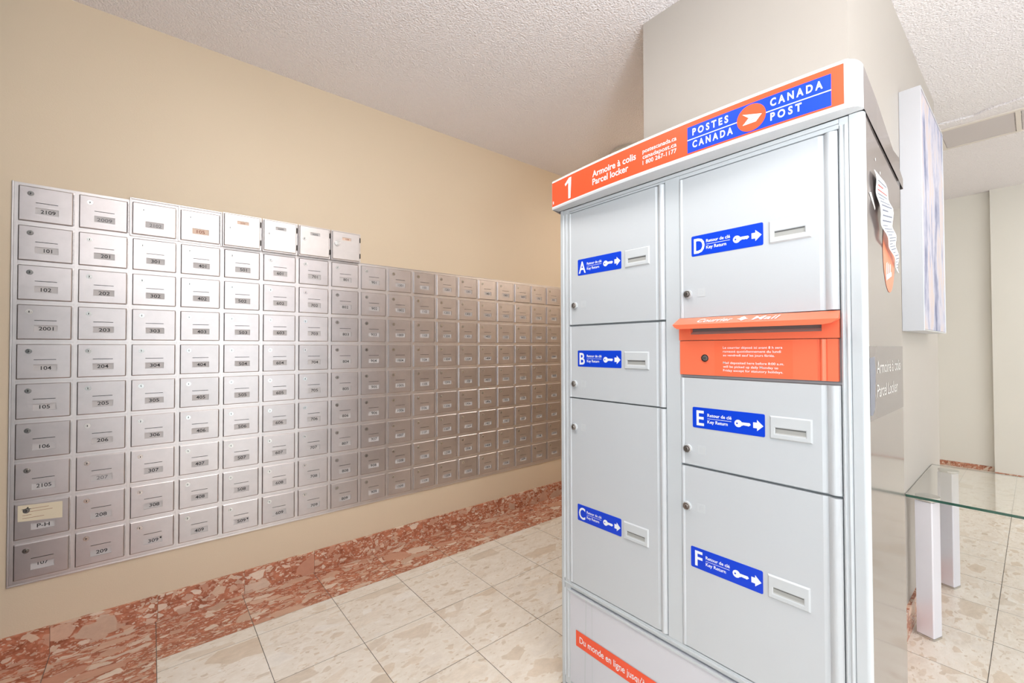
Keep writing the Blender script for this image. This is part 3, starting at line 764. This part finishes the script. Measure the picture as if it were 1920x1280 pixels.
pr = [(-.2965+.0125*k/8, .0005+.006*math.sin(math.pi*k/8)) for k in range(9)]
m_.extr(pr, -.0712, .0172, 'orange_enamel')
mpart(m_, 'drop_door')
m_ = FB()
lines = ['Le courrier déposé ici avant 8 h sera', 'ramassé quotidiennement du lundi', 'au vendredi sauf les jours fériés.', '', 'Mail deposited here before 8:00 a.m.', 'will be picked up daily Monday to', 'Friday except for statutory holidays.']
wid = [.133, .130, .117, 0, .136, .124, .134]
m_.rect(-.522, -.069, -.347, .0165, .0023, 'orange_patch')
for k, (s_, w_) in enumerate(zip(lines, wid)):
    if s_: m_.text(s_, -.5005, -.0055-.0094*k+.0025, w_, .0054, .0026, 'white_vinyl', .006)
mpart(m_, 'collection_notice')
m_ = MB((LX-.002, .546, H-.027), 'yz'); m_.cyl(0, 0, .0098, 0, .003, 'chrome', 28, .0094); m_.cyl(0, 0, .0068, .003, .0045, 'worn_steel', 24, .0062)
m_.rect(-.0028, -.0006, .0028, .0006, .0047, 'gap_black'); mpart(m_, 'lock')

# lower advertising panel
m_ = FB(); m_.box(-1.0315, -1.1280, -.0095, -.2600, -.8215, -.0012, 'grey_vinyl')
pp = part(m_, 'lower_panel', label='pale grey lower panel with a red banner')
m_ = FB(); m_.rect(-.998, -.9955, -.500, -.9435, .0001, 'orange_vinyl')
m_.text("Du monde en ligne jusqu'à", -.982, -.9790, .250, .0200, .0004, 'white_vinyl', .008)
m_.build('banner', pp)
m_ = FB()
for (a_, w_, l_) in ((-.963, .004, .008), (-.930, .0025, .0)): m_.quad((a_, -1.125, .0), (a_+w_, -1.125, .0), (a_+w_+l_, -.825, .0), (a_+l_, -.825, .0), 'white_plastic')
m_.build('pale_streaks', pp)

# header cap, bowed forward
def bow(u):
    t_ = (-u-.64)/.42
    return LX-(1.069-.023*max(0, 1-t_*t_))
hc = bpy.data.objects.new('header_cap', None); COL.objects.link(hc); hc.parent = loc; hc.matrix_parent_inverse = parent_world(loc).inverted(); hc.location = (1.1, .64, H+.52)
hc['label'] = 'pale grey header cap with orange and blue sign'
def hpart(mb, name, bevel=0.): return mb.build(name, hc, bevel)
zt_ = lambda u: .5765+(.573-.5765)*(u+1.066)/.85
m_ = MB((0, 0, 0), 'xy')
# outline in plan, from left end round the front to the right end
plan = []
for k in range(0, 33):
    y = 1.068-(1.068-.2385)*k/32; plan.append((LX-bow(-y), y))
for a in range(10, 91, 10):
    plan.append((1.069+.0255-.0255*math.cos(math.radians(a)), .2385-.0245*math.sin(math.radians(a))))
plan += [(1.20, .2128), (1.33, .2128), (1.482, .2128)]
def captop(x, y):
    base = .5765 if x < 1.10 else .5765+(.437-.5765)*(x-1.10)/.382
    rr = .0
    if y < .2385: rr = .016*(1-math.sqrt(max(0, 1-((.2385-y)/.0265)**2)))
    return base-rr*(1 if x < 1.12 else .6)
def capbot(x, y):
    if x < 1.11: return .4790+.0*(y < .3)
    return .4740+(.405-.4740)*(x-1.10)/.382
ft = [m_.p(x, y, H+captop(x, y)) for x, y in plan]; fb = [m_.p(x, y, H+capbot(x, y)) for x, y in plan]
ftr = [m_.p(x+(.006 if i < 36 else 0), y+(.0 if i < 34 else .008), H+captop(x, y)+.0045*(i < 40)) for i, (x, y) in enumerate(plan)]
n = len(plan)
for i in range(n-1):
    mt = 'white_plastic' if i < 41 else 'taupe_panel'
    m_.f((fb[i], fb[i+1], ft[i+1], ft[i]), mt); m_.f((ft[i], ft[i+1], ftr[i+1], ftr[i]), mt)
# roof and left end
lb = m_.p(1.482, 1.068, H+.437); lbb = m_.p(1.482, 1.068, H+.405)
m_.f([ftr[i] for i in range(n)]+[lb], 'white_plastic')
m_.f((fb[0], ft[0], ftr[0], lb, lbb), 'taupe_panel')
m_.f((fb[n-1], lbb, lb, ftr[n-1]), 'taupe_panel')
# soffit
si = [m_.p(max(x+.004, LX-.0005), min(max(y, .2145), 1.066), H+.4795) for x, y in plan[:42]]
for i in range(41): m_.f((fb[i+1], fb[i], si[i], si[i+1]), 'shadow_grey' if False else 'white_plastic')
hpart(m_, 'cap_body')
m_ = MB((LX, 0, H), 'yz', warp=bow)
for i in range(40):
    ua = -1.0665+(-.2395+1.0665)*i/40; ub = -1.0665+(-.2395+1.0665)*(i+1)/40
    m_.quad((ua, .484, .0004), (ub, .484, .0004), (ub, .488, .0008), (ua, .488, .0008), 'white_vinyl')
    f0, f1 = .4885, .5705
    m_.quad((ua, f0, .0010), (ub, f0, .0010), (ub, f1, .0010), (ua, f1, .0010), 'orange_vinyl')
    m_.quad((ua, f1, .0008), (ub, f1, .0008), (ub, .5735, .0004), (ua, .5735, .0004), 'white_vinyl')
B0, B1 = -.5595, -.2600
m_.rect(B0, .4925, B1, .5585, .0013, 'blue_vinyl', 24)
m_.rect(B0, .5243, -.438, .5265, .0016, 'white_vinyl', 8); m_.rect(-.380, .5236, B1, .5258, .0016, 'white_vinyl', 8)
m_.disc(-.4092, .5252, .0305, .0018, 'orange_vinyl', 40)
cx, cz = -.4092, .5252
W_ = lambda pts, w: m_.f([m_.p(cx+a_*1.02, cz+b_*1.02, w) for a_, b_ in pts], 'white_vinyl')
W_([(-.018, .0125), (-.005, .0006), (.0135, .0006), (.022, .001+.0)], .0021)
W_([(-.0055, -.0002), (-.0095, -.0036), (.0105, -.0036), (.0135, -.0002)], .0021)
W_([(-.0100, -.0045), (-.0130, -.0076), (.0070, -.0076), (.0098, -.0045)], .0021)
W_([(-.0135, -.0084), (-.018, -.0125), (.008, -.0125), (.0065, -.0084)], .0021)
W_([(.0135, .0006), (.0065, -.0084), (.008, -.0125), (.010, -.0125), (.022, .001)], .0022)
for s_, a_, b_, z_, h_ in (('P O S T E S', -.546, -.459, .5345, .0160), ('C A N A D A', -.546, -.449, .5030, .0160), ('C A N A D A', -.370, -.274, .5345, .0160), ('P O S T', -.370, -.311, .5030, .0160)):
    m_.text(s_, a_, z_, b_-a_, h_, .0018, 'white_vinyl', .03)
# figure 1 drawn as strokes, like the sign's
m_.poly([(-.9835, .4945), (-.9730, .4945), (-.9685, .5630), (-.9800, .5630), (-1.0005, .5475), (-.9975, .5395), (-.9835, .5480)], .0016, 'white_vinyl')
m_.text('1', -1.062, .497, .004, .009, .0016, 'white_vinyl', .02)
m_.text('Armoire à colis', -.8740, .5300, .162, .0185, .0016, 'white_vinyl', .016)
m_.text('Parcel locker', -.8740, .5055, .136, .0185, .0016, 'white_vinyl', .016)
m_.text('postescanada.ca', -.6900, .5385, .101, .0110, .0016, 'white_vinyl', .008)
m_.text('canadapost.ca', -.6900, .5225, .101, .0110, .0016, 'white_vinyl', .008)
m_.text('1 800 267-1177', -.6900, .5065, .101, .0110, .0016, 'white_vinyl', .008)
hpart(m_, 'sign_face')

# graphics on the side panel (faces -Y)
SB = lambda w=0: MB((0, YR+.0002-w, H), 'xz')
m_ = SB(); m_.rect(1.115, -.150, 1.4545, .002, .0003, 'side_grey_vinyl')
m_.poly([(1.116, -.138), (1.116, -.022), (1.158, -.020), (1.164, -.052), (1.154, -.128), (1.134, -.140)], .0005, 'slate_print')
m_.text('Armoire à colis', 1.175, -.0555, .245, .0260, .0008, 'faded_white', .0)
m_.text('Parcel Locker', 1.175, -.1060, .208, .0270, .0008, 'faded_white', .0)
part(m_, 'side_sticker')
m_ = SB(); m_.disc(1.312, .218, .092, .0004, 'faded_orange', 40, ru=.062)
for k in range(3):
    m_.poly([(1.276+.018*k, .150+.006*k), (1.287+.018*k, .152+.006*k), (1.294+.016*k, .195), (1.283+.016*k, .190)], .0006+.00015*k, 'faded_white')
m_.poly([(1.272, .162), (1.276, .150), (1.334, .166), (1.332, .176)], .0012, 'faded_white')
part(m_, 'round_emblem')
m_ = SB()
for q in (((1.130, .318), (1.150, .322), (1.185, .296), (1.180, .290)), ((1.36, .262), (1.366, .266), (1.388, .246), (1.384, .240)), ((1.262, .330), (1.268, .330), (1.310, .292), (1.304, .292)), ((1.188, .405), (1.194, .405), (1.194, .399), (1.188, .399)), ((1.23, .386), (1.236, .386), (1.236, .380), (1.23, .380))):
    m_.poly(q, .0005, 'faded_white')
part(m_, 'tape_residue')

# paper notice taped on the side of the locker
pl = [(1.162, .372), (1.168, .335), (1.175, .302), (1.201, .262), (1.245, .240), (1.290, .221), (1.345, .200), (1.398, .181)]
pr_ = [(1.253, .369), (1.272, .338), (1.285, .312), (1.284, .272), (1.305, .250), (1.333, .231), (1.368, .205), (1.404, .180)]
def sub(a, n=4):
    out = []
    for i in range(len(a)-1):
        for k in range(n): out.append(tuple(a[i][j]+(a[i+1][j]-a[i][j])*k/n for j in range(2)))
    return out+[a[-1]]
A_, B_ = sub(pl), sub(pr_)
m_ = MB((0, YR-.0015, H), 'xz'); n = len(A_)
def pw(s_, i): return .002+.010*math.sin(math.pi*i/(n-1))*(1 if s_ else .5)+.002*math.sin(i*.9)
for i in range(n-1):
    for k in range(4):
        def P4(ii, kk):
            a, b = A_[ii], B_[ii]; q = kk/4
            return (a[0]+(b[0]-a[0])*q, a[1]+(b[1]-a[1])*q, pw(0, ii)*(1-q)+pw(1, ii)*q)
        m_.quad(P4(i, k), P4(i+1, k), P4(i+1, k+1), P4(i, k+1), 'paper_white')
pn = m_.build('paper_notice'); tag(pn, 'crumpled white printed paper taped on the side of the parcel locker', 'paper')
sm = pn.modifiers.new('thickness', 'SOLIDIFY'); sm.thickness = .0003
m_ = MB((0, YR-.0015, H), 'xz')
for i in range(2, n-2):
    a, b = A_[i], B_[i]; c_, d_ = A_[i+1], B_[i+1]
    def Q(p, q, s_, ii): return (p[0]+(q[0]-p[0])*s_, p[1]+(q[1]-p[1])*s_, pw(0, ii)*(1-s_)+pw(1, ii)*s_+.0006)
    e_ = .88 if i % 3 else .55
    A1 = Q(a, b, .12, i); B1_ = Q(a, b, e_, i); C1_ = Q(c_, d_, e_, i+1); D1 = Q(c_, d_, .12, i+1)
    mid = lambda p, q, s_: tuple(p[j]+(q[j]-p[j])*s_ for j in range(3))
    m_.quad(A1, B1_, mid(B1_, C1_, .28), mid(A1, D1, .28), 'paper_red' if i in (3, 4) else 'paper_ink')
o_ = m_.build('printed_lines', pn)

# ---------------------------------------------------------------- framed painting
t = thing('framed_painting', (2.72, CY0, H+.066), 'tall abstract blue and white painting in a deep silver box frame on the side wall', 'painting')
px0, px1, pz0, pz1, yf = 2.400, 3.052, .066, 1.066, .286
m_ = MB((0, yf, H), 'xz')
for q in ((px0, pz0, px0+.006, pz1), (px1-.006, pz0, px1, pz1), (px0+.006, pz1-.006, px1-.006, pz1), (px0+.006, pz0, px1-.006, pz0+.006)):
    m_.box(q[0], q[1], -.0685, q[2], q[3], .0, 'silver_frame')
m_.build('box_frame', t, bevel=.0012)
m_ = MB((0, yf, H), 'xz'); m_.box(px0+.0075, pz0+.0075, -.060, px1-.0075, pz1-.0075, -.003, 'abstract_paint'); m_.build('canvas', t)

# ---------------------------------------------------------------- glass table
t = thing('glass_table', (2.76, -.02, 0), 'low glass-topped table with silver legs against the side wall', 'table')
gz1 = -.605; gx0, gx1, gy0, gy1 = 2.396, 3.112, -.46, .3525
m_ = MB((0, 0, H), 'xy'); pts = [(gx0, gy0), (gx1, gy0), (gx1, gy1), (gx0, gy1)]
m_.box(gx0, gy0, gz1-.010, gx1, gy1, gz1, 'clear_glass', side='glass_edge'); gt = m_.build('glass_top', t)
gt['label'] = 'clear glass top with green edge'
for (lx, ly, mir) in ((2.449, .292, 1), (3.040, .286, 1), (2.449, -.390, -1), (3.040, -.390, -1)):
    a0 = math.radians(-18)
    R2 = lambda u, v: (lx+(u*math.cos(a0)-v*math.sin(a0)), ly+(u*math.sin(a0)+v*math.cos(a0)))
    hw, hd = .0335, .0285
    # section: two flats meeting at the near corner, rounded on the far side
    sec = [(-hw, hd*.98), (-hw, -hd+.003), (-hw+.003, -hd), (hw-.014, -hd)]
    sec += [(hw-.014+.014*math.sin(math.radians(a)), -hd+.014-.014*math.cos(math.radians(a))) for a in range(15, 91, 15)]
    sec += [(hw, hd-.014)]+[(hw-.014+.014*math.cos(math.radians(a)), hd-.014+.014*math.sin(math.radians(a))) for a in range(15, 91, 15)]
    m_ = MB((0, 0, H), 'xy'); m_.prism([R2(*q) for q in sec], -H+.010, gz1-.0225, 'leg_silver')
    lg = m_.build('leg', t, bevel=.001)
    m_ = MB((0, 0, H), 'xy'); m_.prism([R2(q[0]*1.02, q[1]*1.02) for q in sec], -H+.0006, -H+.0095, 'chrome'); m_.build('foot_cap', lg)
    m_ = MB((0, 0, H), 'xy'); m_.prism([R2(q[0]*.9, q[1]*.9) for q in sec], gz1-.0222, gz1-.0180, 'lock_steel'); m_.cyl(lx, ly, .0385, gz1-.0175, gz1-.0104, 'chrome', 32); m_.build('mounting_disc', lg)
# dirt by the near leg and a drain cap in the red strip
random.seed(3); m_ = MB((0, 0, 0), 'xy')
for k in range(26):
    x, y = random.gauss(2.42, .022), random.gauss(.325, .018)
    if y > .342 or (x > 2.412 and y < .330): continue
    r_ = random.uniform(.0007, .002); m_.poly([(x+r_*math.cos(a)*random.uniform(.5, 1), y+r_*math.sin(a)) for a in (0, 1.2, 2.5, 3.8, 5)], .0008, 'gap_black')
tag(m_.build('floor_grit'), 'scattered dark grit on the floor tiles beside the near table leg', 'dirt', kind='stuff')
m_ = MB((0, 0, 0), 'xy'); m_.cyl(2.13, 2.352, .020, .0003, .0028, 'red_marble', 26, .018); m_.disc(2.13, 2.352, .014, .003, 'ink_brown', 26)
tag(m_.build('floor_drain_cap'), 'small round brown cap in the red marble border by the mailbox wall', 'cap')
